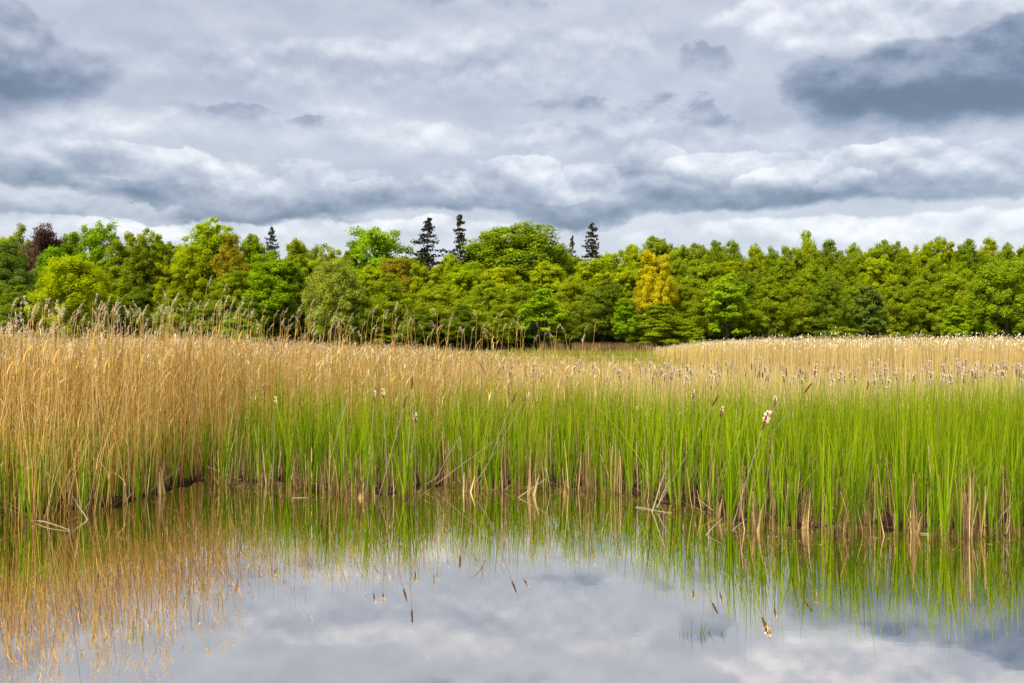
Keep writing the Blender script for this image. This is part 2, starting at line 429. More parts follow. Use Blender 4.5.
# dry tops standing behind the green
mb = MB()
def keep_t(x, y):
    p = px_of(x, y)
    return ((y - bank(x)) > np.interp(p, [300, 700], [4.6, 7.2])) * np.interp(p, [300, 420, 600, 720, 1100], [.1, .8, 1, .8, .55]) * np.interp(y, [13, 18, 36], [.3, 1, .7])
x, y = scatter(44000, -8, 26, 13, 36, keep_t)
n = len(x)
p = px_of(x, y)
h = np.interp(p, [300, 450, 600, 750, 1024], [1.6, 1.55, 1.42, 1.30, 1.30]) * N(.94, .07, n)
ribbons(mb, x, y, np.zeros(n), h, U(.010, .020, n), N(.02, .1, n), N(0, .1, n), U(.2, 1.4, n), U(0, PI, n), np.clip(N(.6, .22, n), 0, 1), segs=2, taper=.8)
tag(mb.build('straw_leaves', [M_FIELD]), 'pale straw coloured dead leaves standing behind the green bed', 'dead leaves', kind='stuff')

# far straw coloured reed field on the right
mb = MB()
def keep_f(x, y):
    p = px_of(x, y)
    lim = np.interp(y, [30, 45, 70, 110, 120], [790, 720, 690, 668, 660]) + 25 * np.sin(y * .4)
    return (p > lim) * np.interp(y, [30, 50, 115], [1, .6, .35])
x, y = scatter(120000, 6, 78, 31, 116, keep_f)
n = len(x); p = px_of(x, y)
h = np.interp(p, [660, 680, 700, 760, 900, 1100], [1.4, 1.62, 1.82, 2.0, 2.02, 2.04]) * N(.98, .06, n) + (vnoise(x, y, .25, 2) - .5) * .16 + (vnoise(x, y, 1.3, 6) - .5) * .12
s = (y / 35) ** .6
ribbons(mb, x, y, np.zeros(n), h, U(.016, .030, n) * s, N(.02, .1, n), N(0, .1, n), U(.2, 1, n), U(0, PI, n), np.clip(N(.5, .2, n) + .35 * (vnoise(x, y, .5, 4) - .5), 0, 1), segs=1, taper=.6)
k = U(0, 1, n) < .4
plumes(mb, x[k], y[k], h[k] + .05, U(.14, .26, k.sum()), N(.2, .3, k.sum()), N(0, .3, k.sum()), np.clip(N(.8, .15, k.sum()), 0, 1), k=2, mat=1, w=.04)
tag(mb.build('straw_reeds', [M_FIELD, M_PLUME]), 'pale straw coloured reed field in front of the wood on the right', 'reeds', kind='stuff')

# low sedge meadow in the middle distance and rusty reeds against the wood
mb = MB()
def keep_m(x, y):
    return (ground_h(x, y) > 0) * np.interp(px_of(x, y), [-400, 700, 760], [1, 1, .2])
x, y = scatter(60000, -120, 50, 36, 163, keep_m)
n = len(x); s = (y / 50)
h = U(.35, .85, n) * np.where(vnoise(x, y, .12, 6) > .6, 1.5, 1)
ribbons(mb, x, y, np.zeros(n), h, U(.03, .06, n) * s, N(0, .1, n), N(0, .1, n), U(.2, 1, n), U(0, PI, n), np.clip(.5 + .5 * (vnoise(x, y, .08, 1) - .5) + N(0, .2, n), 0, 1), segs=1)
tag(mb.build('sedge', [M_SEDGE]), 'low yellow green sedge meadow between the reed beds and the wood', 'sedge', kind='stuff')
mb = MB()
def keep_r(x, y):
    p = px_of(x, y); return (p > 540) & (p < 700) & (vnoise(x, y, .5, 3) > .35)
x, y = scatter(9000, 4, 36, 176.5, 180, keep_r)
n = len(x)
ribbons(mb, x, y, np.zeros(n), U(.8, 2.0, n), U(.05, .12, n), N(0, .15, n), N(0, .1, n), U(.2, 1, n), U(0, PI, n), np.clip(N(.35, .15, n), 0, 1), segs=1)
tag(mb.build('rusty_reeds', [M_STUB]), 'strip of rusty brown reeds at the foot of the wood', 'reeds', kind='stuff')

# bits of leaf and seed fluff floating on the pond
mb = MB()
x = np.concatenate([U(-9, 9, 700), U(-6, 6, 45)]); y = np.concatenate([bank(x[:700]) - np.abs(N(0, .4, 700)), U(6, 13, 45)])
k = y < bank(x); x, y = x[k], y[k]; n = len(x)
a = U(0, PI, n); L = U(.003, .011, n) * np.where(U(0, 1, n) < .15, 3, 1); wd = U(.002, .005, n)
c = np.stack([x, y, U(.003, .006, n)], 1); u_ = np.stack([np.cos(a) * L, np.sin(a) * L, 0 * a], 1); v_ = np.stack([-np.sin(a) * wd, np.cos(a) * wd, 0 * a], 1)
mb.add(np.stack([c - u_ - v_, c + u_ - v_, c + u_ + v_, c - u_ + v_], 1), np.arange(4 * n).reshape(n, 4), np.repeat(U(.3, 1, n), 4), .5)
tag(mb.build('floating_litter', [M_STUB]), 'tiny bits of dry leaf floating on the dark pond water', 'floating litter', kind='stuff')

# ------------------------------------------------------------------ trees
def lumpy(d, seed, amp=.18):
    r = np.random.default_rng(seed); s = np.zeros(len(d))
    for k in range(6):
        w = r.normal(size=3) * (1.6 + k * .9); s += np.sin(d @ w + r.uniform(0, 6)) / (1 + k * .45)
    return 1 + amp * s / 2

def tree_proto(kind, seed):
    """crown and trunk meshes, 20 m tall and about 13 m wide; other sizes are scaled from it"""
    r = np.random.default_rng(seed)
    H, W = 20.0, 6.5
    C, T = MB(), MB()
    if kind == 'spruce':
        W = 4.2
        tube(T, [(0, 0, 0), (.05, 0, H * .5), (0, .04, H * .99)], [.32, .18, .03], 7)
        z = 1.6
        while z < H * .985:
            f = (z / H)
            R = W * min(1, (1 - f) * 2.6) ** .85 * r.uniform(.55, 1.15) + .10
            nb = int(5 + 5 * (1 - f))
            zt = z
            for k in range(nb):
                a = r.uniform(0, 2 * PI); L = R * r.uniform(.65, 1.15)
                if r.uniform() < .2: continue
                z = zt + r.uniform(-.4, .4)
                m_ = int(22 + 70 * (1 - f) * L / W)
                u = r.uniform(.05, 1, m_) ** .8
                px_ = np.cos(a) * L * u; py_ = np.sin(a) * L * u
                zz = z + L * (.16 * u - .50 * u ** 2 + .40 * u ** 4)
                wid = .14 + .30 * L * (1 - u) * u * 2
                side = r.normal(0, 1, m_) * wid
                c = np.stack([px_ - np.sin(a) * side, py_ + np.cos(a) * side, zz - np.abs(r.normal(0, .16, m_))], 1)
                nr = np.stack([r.normal(0, .7, m_), r.normal(0, .7, m_), np.full(m_, .8)], 1)
                leaves(C, c, nr, r.uniform(.22, .42, m_), np.clip(r.normal(.45, .22, m_), 0, 1), elong=1.5)
                if k % 2 == 0:
                    tube(T, [(0, 0, z - .1), (np.cos(a) * L * .5, np.sin(a) * L * .5, z - L * .05), (np.cos(a) * L * .9, np.sin(a) * L * .9, z - L * .22)], [.05, .03, .012], 4)
            z = zt + .50 + .2 * (1 - f)
        return C.mesh('crown', [LM['needle']]), T.mesh('trunk', [M_BARK])
    # broadleaved: clumps of leaves on an uneven envelope
    par = dict(
        round=dict(n=290, zc=.54, rz=.46, cr=1.15, fl=.65, per=155, up=.8, lo=.45, lf=.27),
        dome=dict(n=620, zc=.54, rz=.46, cr=.9, fl=.75, per=100, up=.7, lo=.40, lf=.23),
        layered=dict(n=330, zc=.52, rz=.48, cr=1.1, fl=.72, per=125, up=.6, lo=.45, lf=.225),
        open=dict(n=105, zc=.60, rz=.40, cr=1.35, fl=.6, per=120, up=.8, lo=.4, lf=.34),
        willow=dict(n=300, zc=.50, rz=.50, cr=.95, fl=1.25, per=150, up=.5, lo=.55, lf=.21),
        maple=dict(n=120, zc=.52, rz=.48, cr=1.25, fl=.45, per=120, up=1.1, lo=.4, lf=.46),
        column=dict(n=230, zc=.52, rz=.48, cr=1.0, fl=1.7, per=130, up=.5, lo=.5, lf=.30),
        bush=dict(n=190, zc=.42, rz=.58, cr=1.4, fl=.6, per=140, up=.9, lo=.4, lf=.34),
        cedar=dict(n=150, zc=.66, rz=.34, cr=1.5, fl=.32, per=120, up=1.3, lo=.3, lf=.32),
    )[kind]
    n = par['n']
    d = r.normal(size=(n, 3)); d /= np.linalg.norm(d, axis=1)[:, None]
    d[:, 2] = np.where(d[:, 2] < -.75, -d[:, 2], d[:, 2])
    rad = r.uniform(par['lo'] ** 2, 1, n) ** .5 * lumpy(d, seed * 7 + 1, .08 if kind in ('willow', 'dome') else .20)
    c = d * rad[:, None] * np.array([W, W, par['rz'] * H]) * .90
    c[:, 2] += par['zc'] * H
    zf = c[:, 2] / H
    if kind == 'layered':       # tapers upwards
        c[:, :2] *= np.interp(zf, [0, .25, .6, .85, 1], [1.05, 1.08, 1.0, .75, .45])[:, None]
    if kind == 'column':
        c[:, :2] *= np.interp(zf, [0, .3, .7, 1], [.75, 1.0, 1.1, 1.25])[:, None]
    if kind == 'cedar':
        c[:, 2] = np.round(c[:, 2] / 1.3) * 1.3 + r.normal(0, .35, n)
    if kind == 'maple':
        c[:, :2] *= np.interp(zf, [0, .3, .7, 1], [.9, 1.05, .9, .5])[:, None]
    c[:, 2] = np.clip(c[:, 2], 1.0, H * .985)
    per = par['per']
    cs = par['cr'] * r.uniform(.65, 1.25, n)
    if kind in ('layered', 'round', 'dome'): cs = cs * np.interp(c[:, 2] / H, [0, .6, 1], [1.1, 1, .72])
    ct = np.clip(r.normal(.5, .16, n), 0, 1)
    off = r.normal(size=(n, per, 3)); off /= np.linalg.norm(off, axis=2)[:, :, None]
    off *= (r.uniform(.1, 1, (n, per, 1)) ** .45)
    sc = cs[:, None, None] * np.array([1, 1, par['fl']])
    P = c[:, None] + off * sc
    if kind in ('layered', 'cedar'):   # sprays droop outwards
        P[..., 2] -= .10 * np.linalg.norm(off[..., :2], axis=2) ** 2 * cs[:, None] * 1.2
    if kind == 'willow':
        P[..., 2] -= np.linalg.norm((P[..., :2]), axis=2) * .06
    nr = off * np.array([1, 1, .8]) + d[:, None] * .5 + r.normal(0, .45, off.shape)
    nr[..., 2] = np.abs(nr[..., 2]) + par['up'] * .6
    t = np.clip(ct[:, None] + r.normal(0, .17, (n, per)), 0, 1)
    sz = par['lf'] * r.uniform(.6, 1.25, n * per)
    leaves(C, P.reshape(-1, 3), nr.reshape(-1, 3), sz, t.ravel(), elong=1.9 if kind == 'willow' else 1.25)
    # scattered leaves that close the hollows between clumps
    i1, i2 = r.integers(0, n, 7000), r.integers(0, n, 7000)
    near_ = np.linalg.norm(c[i1] - c[i2], axis=1) < 4.5
    i1, i2 = i1[near_], i2[near_]; u_ = r.uniform(0, 1, (len(i1), 1))
    P3 = c[i1] * u_ + c[i2] * (1 - u_) + r.normal(0, .35, (len(i1), 3))
    leaves(C, P3, r.normal(0, 1, P3.shape) + d[i1] * .6, par['lf'] * r.uniform(1.0, 1.6, len(i1)), np.clip(r.normal(.5, .2, len(i1)), 0, 1))
    # loose sprays just outside the crown for an uneven outline
    k = r.integers(0, n, 4800)
    P2 = c[k] + off[k, r.integers(0, per, 4800)] * sc[k, 0] * r.uniform(1.0, 1.6, (4800, 1))
    P2[:, 2] = np.maximum(P2[:, 2], .4)
    leaves(C, P2, r.normal(0, 1, (4800, 3)) + np.array([0, 0, .6]), par['lf'] * r.uniform(.6, 1.0, 4800), np.clip(r.normal(.6, .2, 4800), 0, 1))
    # trunk and limbs
    top = H * (.86 if kind != 'bush' else .55)
    pts = [(0, 0, -.3)]; q = np.array([0., 0.])
    for i in range(1, 8):
        q = q + r.normal(0, .16, 2); pts.append((q[0], q[1], top * i / 7))
    base = .42 if kind != 'bush' else .16
    rd = [base * 1.35] + [base * (1 - i / 7.6) for i in range(1, 8)]
    tube(T, pts, rd, 8)
    for i in r.permutation(n)[:46]:
        tgt = c[i]; z0 = np.clip(tgt[2] - np.linalg.norm(tgt[:2]) * .55 - 1, 1.2, top * .95)
        j = z0 / top * 7; a = int(min(j, 6)); fr_ = j - a
        p0 = np.array(pts[a]) * (1 - fr_) + np.array(pts[a + 1]) * fr_
        midp = (p0 + tgt) / 2 + np.array([0, 0, .5]) + r.normal(0, .2, 3)
        rr = base * .36 * (1 - z0 / top * .6)
        tube(T, [p0, midp, tgt], [rr, rr * .6, rr * .2], 5)
    return C.mesh('crown', [LM['mid']]), T.mesh('trunk', [M_BARK])

PROTO = {}
for kind, cnt in (('round', 4), ('dome', 2), ('layered', 4), ('open', 2), ('willow', 2), ('maple', 3), ('column', 1), ('bush', 2), ('spruce', 3), ('cedar', 1)):
    PROTO[kind] = [tree_proto(kind, 100 + i * 17 + len(kind) * 3) for i in range(cnt)]
use = {k: 0 for k in PROTO}
NAME = dict(round='broadleaf_tree', dome='broadleaf_tree', layered='alder_tree', open='oak_tree', willow='willow_tree', maple='maple_tree',
            column='golden_tree', bush='bush', spruce='spruce_tree', cedar='copper_beech')
def tree(kind, col, px, top, wpx, D, label=None, group=None, cat=None, sink=0.0):
    i = use[kind] % len(PROTO[kind]); use[kind] += 1
    crown, trunk = PROTO[kind][i]
    X = at(px, D); gz = float(ground_h(np.array(X), np.array(float(D)))) - .05
    h = zat(top, D) - gz
    w = wpx * D / F
    w0 = 13.0 if kind != 'spruce' else 6.2
    root = empty(NAME[kind], (X, D, gz), random.uniform(0, 6.28))
    sx = w / w0 * 1.04; sz = h / 19.8
    root.scale = (sx, sx, sz)
    for nm, me, mt in (('trunk', trunk, M_BARK), ('crown', crown, LM['needle' if kind == 'spruce' else col])):
        o = bpy.data.objects.new(nm, me); link(o, root)
        o.material_slots[0].link = 'OBJECT'; o.material_slots[0].material = mt
    tag(root, label, cat or ('bush' if kind == 'bush' else 'tree'), group or 'trees of the wood')
    return root

# trees one can single out: kind, colour, column, top row, width, distance, label
SINGLE = [
 ('cedar', 'purple', 44, 224, 46, 214, 'dark purple leaved tree rising at the far left skyline'),
 ('open', 'pale', 24, 226, 30, 222, 'thin half bare brownish crown just left of the purple tree'),
 ('willow', 'willow', 74, 253, 88, 182, 'rounded yellow willow behind the reed plumes at far left'),
 ('layered', 'blue', 8, 243, 74, 190, 'dark bluish green tree at the left edge beside the yellow willow'),
 ('open', 'fresh', 97, 220, 46, 216, 'loose bright green crown standing up right of the purple tree'),
 ('round', 'olive', 126, 239, 58, 196, 'olive yellow tree between the yellow willow and the dark gap'),
 ('dome', 'bright', 212, 217, 78, 216, 'highest domed tree in the left third of the wood'),
 ('open', 'rust', 230, 236, 44, 198, 'brownish budding tree in front of the tall left dome'),
 ('round', 'fresh', 272, 250, 66, 190, 'bright green round tree below the small left spruce'),
 ('spruce', 'needle', 272, 225, 20, 224, 'small dark spruce tip alone on the left skyline'),
 ('willow', 'pale', 336, 256, 66, 184, 'pale grey green willow left of centre'),
 ('open', 'fresh', 379, 226, 74, 214, 'broad open crowned green tree left of the twin spruces'),
 ('round', 'rust', 396, 252, 48, 200, 'yellowish tree with orange tinted leaves below the open crown'),
 ('spruce', 'needle', 428, 217, 38, 214, 'wider left one of the two dark spruces'),
 ('spruce', 'needle', 460, 214, 28, 218, 'narrower right one of the two dark spruces'),
 ('dome', 'mid', 516, 220, 128, 216, 'largest broad domed tree right of the twin spruces'),
 ('maple', 'fresh', 545, 286, 52, 181, 'small vivid green maple under the big dome'),
 ('spruce', 'needle', 592, 221, 27, 220, 'lone ragged spruce right of the big dome'),
 ('spruce', 'needle', 572, 235, 14, 226, 'tiny spruce tip between the big dome and the ragged spruce'),
 ('round', 'mid', 656, 232, 52, 222, 'slightly higher crown above the golden tree'),
 ('round', 'golden', 656, 249, 44, 185, 'golden yellow tree, the only one in the wood'),
 ('maple', 'fresh', 625, 297, 30, 181, 'narrow lime green sapling left of the golden tree'),
 ('bush', 'olive', 664, 304, 76, 182, 'wide dull green bushy tree below the golden tree'),
 ('maple', 'fresh', 726, 271, 50, 180, 'vivid green maple with layered leaf clumps right of the golden tree'),
 ('maple', 'blue', 868, 283, 42, 179, 'dark green dense maple in the right half of the wood'),
 ('maple', 'fresh', 956, 305, 32, 180, 'small lime green sapling near the right end of the wood'),
 ('willow', 'olive', 1006, 258, 84, 181, 'light green bulky tree at the right edge'),
 ('open', 'bright', 808, 233, 34, 222, 'small crown poking above the even canopy on the right'),
 ('bush', 'olive', 845, 327, 36, 179, 'low yellow green bush left of the dark maple foot'),
 ('bush', 'bright', 884, 326, 34, 179, 'low fresh green bush right of the dark maple foot'),
 ('bush', 'olive', 242, 317, 46, 178, 'low light green bush behind the reed plumes at left'),
 ('bush', 'bright', 690, 322, 34, 179, 'small bright bush where the straw field begins'),
 ('round', 'deep', 150, 246, 44, 193, 'dark green tree in the gap right of the olive yellow tree'),
]
for k, c, px, top, w, D, lab in SINGLE: tree(k, c, px, top, w, D, lab)

MANY = [
 # back rows, left half
 ('upper canopy of the left half of the wood', 'round green crown in the upper canopy left of the golden tree', [
  ('round', 'bright', 3, 230, 52, 222), ('round', 'fresh', 72, 227, 42, 220), ('round', 'mid', 136, 229, 44, 218), ('round', 'mid', 160, 229, 40, 222),
  ('round', 'bright', 180, 238, 40, 224), ('round', 'fresh', 252, 229, 44, 220), ('round', 'mid', 298, 237, 36, 222), ('open', 'pale', 316, 244, 24, 224),
  ('round', 'bright', 334, 245, 40, 220), ('round', 'mid', 352, 242, 36, 224), ('round', 'bright', 450, 250, 44, 212), ('round', 'mid', 478, 240, 46, 224),
  ('round', 'mid', 566, 244, 46, 222), ('round', 'bright', 608, 247, 50, 218), ('round', 'bright', 632, 240, 46, 224), ('round', 'mid', 300, 232 + 8, 44, 232),
  ('round', 'bright', 412, 252, 44, 222)]),
 ('middle rows of the left half of the wood', 'green tree in the middle rows left of the golden tree', [
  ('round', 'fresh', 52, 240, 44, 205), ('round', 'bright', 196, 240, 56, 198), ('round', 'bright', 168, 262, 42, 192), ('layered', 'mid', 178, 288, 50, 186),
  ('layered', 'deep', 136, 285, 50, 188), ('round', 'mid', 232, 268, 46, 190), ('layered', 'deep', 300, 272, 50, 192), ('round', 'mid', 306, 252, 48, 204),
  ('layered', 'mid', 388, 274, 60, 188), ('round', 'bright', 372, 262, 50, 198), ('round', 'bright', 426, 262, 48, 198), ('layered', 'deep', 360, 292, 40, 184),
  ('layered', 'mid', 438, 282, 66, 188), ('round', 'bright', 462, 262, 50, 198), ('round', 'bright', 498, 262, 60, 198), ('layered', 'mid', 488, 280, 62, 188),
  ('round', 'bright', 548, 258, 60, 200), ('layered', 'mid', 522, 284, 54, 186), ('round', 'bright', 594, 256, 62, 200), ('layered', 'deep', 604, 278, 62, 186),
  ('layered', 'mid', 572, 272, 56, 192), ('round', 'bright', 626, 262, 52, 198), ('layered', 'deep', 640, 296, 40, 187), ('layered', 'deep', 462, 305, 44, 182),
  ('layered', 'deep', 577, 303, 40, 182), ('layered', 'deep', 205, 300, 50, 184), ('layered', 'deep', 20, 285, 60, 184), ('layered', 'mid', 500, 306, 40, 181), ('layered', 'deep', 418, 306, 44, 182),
  ('layered', 'deep', 250, 295, 40, 184)]),
]
ra = random.Random(3)
L3, L2, L1 = [], [], []
q = 682
while q < 1110:
    L3.append(('round' if ra.random() < .5 else 'layered', ra.choice(['bright', 'mid', 'bright', 'olive']), q, 240 - max(0, q - 900) * .02 + ra.uniform(-3, 4), ra.uniform(36, 48), ra.uniform(214, 226))); q += ra.uniform(15, 22)
q = 676
while q < 1110:
    L2.append(('round' if ra.random() < .4 else 'layered', ra.choice(['bright', 'mid', 'mid']), q, 255 + ra.uniform(-4, 5), ra.uniform(42, 54), ra.uniform(198, 208))); q += ra.uniform(24, 32)
q = 684
while q < 1110:
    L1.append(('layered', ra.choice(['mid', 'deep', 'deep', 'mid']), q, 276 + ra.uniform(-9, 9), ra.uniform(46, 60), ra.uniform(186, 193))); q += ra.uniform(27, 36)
MANY.append(('upper canopy of the right half of the wood', 'green crown in the even upper canopy right of the golden tree', L3))
MANY.append(('middle rows of the right half of the wood', 'leafy green tree in the middle rows right of the golden tree', L2))
MANY.append(('front row of the right half of the wood', 'darker layered tree in the front row behind the straw field', L1))
off = []
for q in range(-110, -20, 30): off += [('round', 'mid', q, 236 + q % 7, 56, 214), ('layered', 'mid', q + 12, 270, 60, 190)]
MANY.append(('trees beyond the left end of the wood', 'green tree beyond the left end of the wood', off))
back = [('round', 'deep', q, 256 + (q * 7 % 5), 66, 244) for q in range(-120, 1160, 44)]
MANY.append(('hidden rear row of the wood', 'deep green tree in the hidden rear row of the wood', back))
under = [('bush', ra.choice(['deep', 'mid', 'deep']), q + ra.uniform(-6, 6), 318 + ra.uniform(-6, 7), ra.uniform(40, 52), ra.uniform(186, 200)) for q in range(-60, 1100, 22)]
MANY.append(('dark undergrowth bushes at the foot of the wood', 'dark undergrowth bush in the shade at the foot of the wood', under))
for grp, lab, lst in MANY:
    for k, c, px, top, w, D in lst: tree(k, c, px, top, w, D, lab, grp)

# ------------------------------------------------------------------ tall plumed reeds one can pick out
def one(v): return np.array([float(v)])
def make_reed(seed):
    """stem 2.4 m tall with one leaf pair and a feathery plume hanging to +x"""
    global rng
    keep = rng; rng = np.random.default_rng(seed)
    S, P = MB(), MB()
    L = rng.uniform(.05, .14)
    pts = [(L * (t ** 1.8), 0.02 * math.sin(t * 5), 2.38 * t) for t in np.linspace(0, 1, 9)]
    tube(S, pts, np.linspace(.0045, .0022, 9), 5, tint=.7)
    for z in rng.uniform(.7, 2.0, 3):
        i = z / 2.38; x0 = L * i ** 1.8; a = rng.uniform(0, 2 * PI); l = rng.uniform(.2, .45)
        ribbons(S, one(x0), one(0), one(z), one(l * .8), one(.016), one(math.cos(a) * l * .45), one(math.sin(a) * l * .45), one(1.), one(a + PI / 2), one(.6), segs=4, tipdroop=.9)
    n = 46
    f = rng.uniform(0, 1, n) ** .8
    # the plume axis carries on beyond the stem and nods over
    ax = L + .07 * f ** 1.6; az = 2.30 + .20 * f - .03 * f ** 2.5
    a = rng.uniform(-1.3, 1.3, n)
    l = rng.uniform(.05, .12, n) * (1.15 - f * .6)
    ribbons(P, ax, rng.normal(0, .006, n), az, l * rng.uniform(-.3, .6, n), rng.uniform(.004, .010, n), np.cos(a) * l * .8, np.sin(a) * l * .5, rng.uniform(.2, 1, n), rng.uniform(0, PI, n),
            np.clip(rng.normal(.78, .2, n), 0, 1), segs=3, tipdroop=.8)
    s, p = S.mesh('stem', [M_TAN]), P.mesh('plume', [M_PLUME])
    rng = keep
    return s, p
REEDS = [make_reed(40 + i) for i in range(5)]
def place_reed(px, top, D, label, group):
    i = ra.randrange(5); X = at(px, D)
    r = empty('plumed_reed', (X, D, -.03 if D < 16 else .02))
    s = (zat(top, D) + .03) / 2.48
    r.scale = (1 if D < 16 else 1.3, 1 if D < 16 else 1.3, s)
    r.rotation_euler = (ra.gauss(0, .03), ra.gauss(.01, .035), ra.uniform(-.9, .9) + (PI if ra.random() < .25 else 0))
    for nm, me in (('stem', REEDS[i][0]), ('plume', REEDS[i][1])):
        link(bpy.data.objects.new(nm, me), r)
    tag(r, label, 'reed', group)
hand = [(8, 312), (22, 310), (33, 294), (45, 308), (58, 298), (64, 312), (95, 293), (101, 296), (112, 305), (120, 300), (127, 308), (143, 303), (150, 290), (152, 306), (166, 305), (176, 287), (181, 296),
        (190, 272), (190, 300), (201, 303), (209, 282), (221, 294), (224, 308), (173, 312), (84, 316), (72, 318), (5, 322), (135, 318)]
for px, top in hand:
    D = float(np.interp(px, [0, 60, 140, 200, 225], [11.6, 11.9, 12.6, 14.6, 14.6])) + ra.uniform(0, 1.6)
    place_reed(px, top, D, 'tall dry reed with nodding plume standing above the bed at far left', 'plumed reeds above the left bed')
q = -40
while q < 235:
    place_reed(q, ra.uniform(296, 328), float(np.interp(q, [0, 60, 140, 200, 225], [11.6, 11.9, 12.6, 14.6, 14.6])) + ra.uniform(0, 2.5),
               'tall dry reed with nodding plume standing above the bed at far left', 'plumed reeds above the left bed'); q += ra.uniform(1.8, 5)
hand2 = [(248, 300), (258, 307), (267, 310), (279, 309), (286, 304), (302, 299), (304, 312), (316, 312), (323, 309), (332, 320), (345, 315), (357, 322), (365, 326), (396, 303), (408, 306), (389, 318), (420, 318),
         (432, 324), (442, 316), (452, 326), (468, 328), (497, 325), (503, 330), (513, 324), (521, 328), (528, 323), (416, 322), (544, 322), (556, 318), (575, 326), (578, 326), (536, 330), (489, 335), (480, 330), (564, 334)]
for px, top in hand2:
    place_reed(px, top, ra.uniform(20, 30), 'slender dry reed rising in front of the wood, left of the golden tree', 'slender reeds in front of the wood')
q = 235
while q < 590:
    place_reed(q, ra.uniform(307, 336) + max(0, q - 430) * .07, ra.uniform(18, 32), 'slender dry reed rising in front of the wood, left of the golden tree', 'slender reeds in front of the wood'); q += ra.uniform(1.2, 4.5) + max(0, q - 350) * .03

# ------------------------------------------------------------------ cattails
def make_cattail(kind, seed):
    """spike centred at z = 0, stalk hanging down 1.7 m; kinds: brown, fluffy, burst"""
    r = np.random.default_rng(seed)
    H, S = MB(), MB()
    L = .17 if kind != 'burst' else .20
    zz = np.linspace(-L / 2, L / 2, 12)
    prof = np.sin(np.clip((zz / L + .5) * PI * .94 + .1, 0, PI)) ** .35 * .0125
    prof = prof * r.uniform(.88, 1.12, 12); prof[0] = prof[-1] = .003
    tube(H, [(r.normal(0, .001), r.normal(0, .001), z) for z in zz], prof, 9, mat=0)
    if kind != 'brown':
        global rng
        keep = rng; rng = r
        n = {'burst': 300, 'fluffy': 190, 'worn': 60}[kind]
        z = r.uniform(-L * .5, L * .5, n) if kind == 'burst' else r.uniform(-L * .1, L * .55, n)
        side = r.normal(.35, .9, n)
        rr = np.abs(r.normal(.017, .008, n)) * (1.3 if kind == 'burst' else 1)
        c = np.stack([np.cos(side) * rr, np.sin(side) * rr, z], 1)
        leaves(H, c, r.normal(size=(n, 3)), r.uniform(.012, .030, n), np.clip(r.normal(.8, .22, n), 0, 1), mat=1)
        rng = keep
    tube(S, [(0, 0, L / 2 - .01), (.002, 0, L / 2 + .07)], [.003, .0012], 5, tint=.6)
    tube(S, [(-.01, .01, -1.75), (.012, 0, -1.1), (.006, .004, -.5), (0, 0, -L / 2 + .01)], [.0065, .0055, .0045, .0040], 6, tint=.55)
    return H.mesh('spike', [M_SPIKE, M_FLUFF]), S.mesh('stalk', [M_GREY])
CT = {k: [make_cattail(k, 60 + i + len(k)) for i in range(3)] for k in ('brown', 'fluffy', 'burst', 'worn')}
def place_cattail(px, y, D, lean, kind, label, group, s=1.0, rot=None):
    r = empty('cattail', (at(px, D), D, zat(y, D)))
    r.rotation_euler = (ra.gauss(0, .05), math.radians(lean), 0)
    r.scale = (s, s, s)
    i = ra.randrange(3)
    h, st = CT[kind][i]
    link(bpy.data.objects.new('spike', h), r); link(bpy.data.objects.new('stalk', st), r)
    tag(r, label, 'cattail', group)
gp = 'single cattails rising over the green leaves'
for a in [
 (374, 396, 12.8, 4, 'worn', 'small fluffy cattail, leftmost of a pair in the green bed'),
 (383, 394, 12.9, -3, 'fluffy', 'pale fluffy cattail just left of the tall dark spike'),
 (412, 383, 12.6, 4, 'brown', 'tall upright dark brown cattail spike left of centre'),
 (405, 402, 12.7, 16, 'brown', 'brown cattail leaning right just below the tall dark spike'),
 (415, 418, 12.8, 0, 'worn', 'small worn cattail lowest of the cluster left of centre'),
 (514, 398, 13.2, 22, 'brown', 'thin brown cattail leaning right at the centre'),
 (526, 397, 13.4, 30, 'worn', 'half shed pale cattail right of the thin leaning one at centre'),
 (460, 430, 12.9, -3, 'brown', 'short brown spike low in the green left of centre'),
 (275, 402, 13.6, 2, 'fluffy', 'white fluffed cattail at the left end of the green leaves'),
 (715, 401, 12.2, 28, 'brown', 'brown cattail leaning right, left of the big burst one'),
 (721, 412, 12.2, 14, 'worn', 'small ragged cattail beside the leaning brown one right of centre'),
 (765, 421, 10.95, 18, 'fluffy', 'large burst cattail with white fluff leaning right over the green'),
 (808, 388, 12.8, 38, 'brown', 'dark cattail leaning far right above the green, right of the burst one'),
 (815, 371, 14.0, 8, 'burst', 'dark ragged cattail standing above the straw band at right'),
 (693, 395, 13.0, 0, 'worn', 'thin pale cattail above the green just left of the leaning brown one'),
 (775, 402, 12.0, 2, 'worn', 'slim pale stalk with worn spike right behind the burst cattail'),
]: place_cattail(*a, gp, s=(1.25 if a[0] == 765 else .75 if a[4] in ('fluffy', 'worn') else 1))
n_c = 0
while n_c < 275:
    D = ra.uniform(16, 27)
    px = 640 + 400 * ra.random() ** .8 if ra.random() < .8 else ra.uniform(480, 680)
    if abs(px - 815) < 3: continue
    z = ra.gauss(1.36, .07) - (.0 if px > 600 else -.1)
    y = HZ - (z - CH) * F / D
    if y > 388: continue
    place_cattail(px, y, D, ra.gauss(3, 8), ra.choice(['burst', 'burst', 'fluffy', 'burst', 'burst', 'brown']),
                  'weathered fluffy cattail in the pale band between green leaves and straw field', 'weathered cattails behind the green bed', ra.uniform(.55, .95))
    n_c += 1

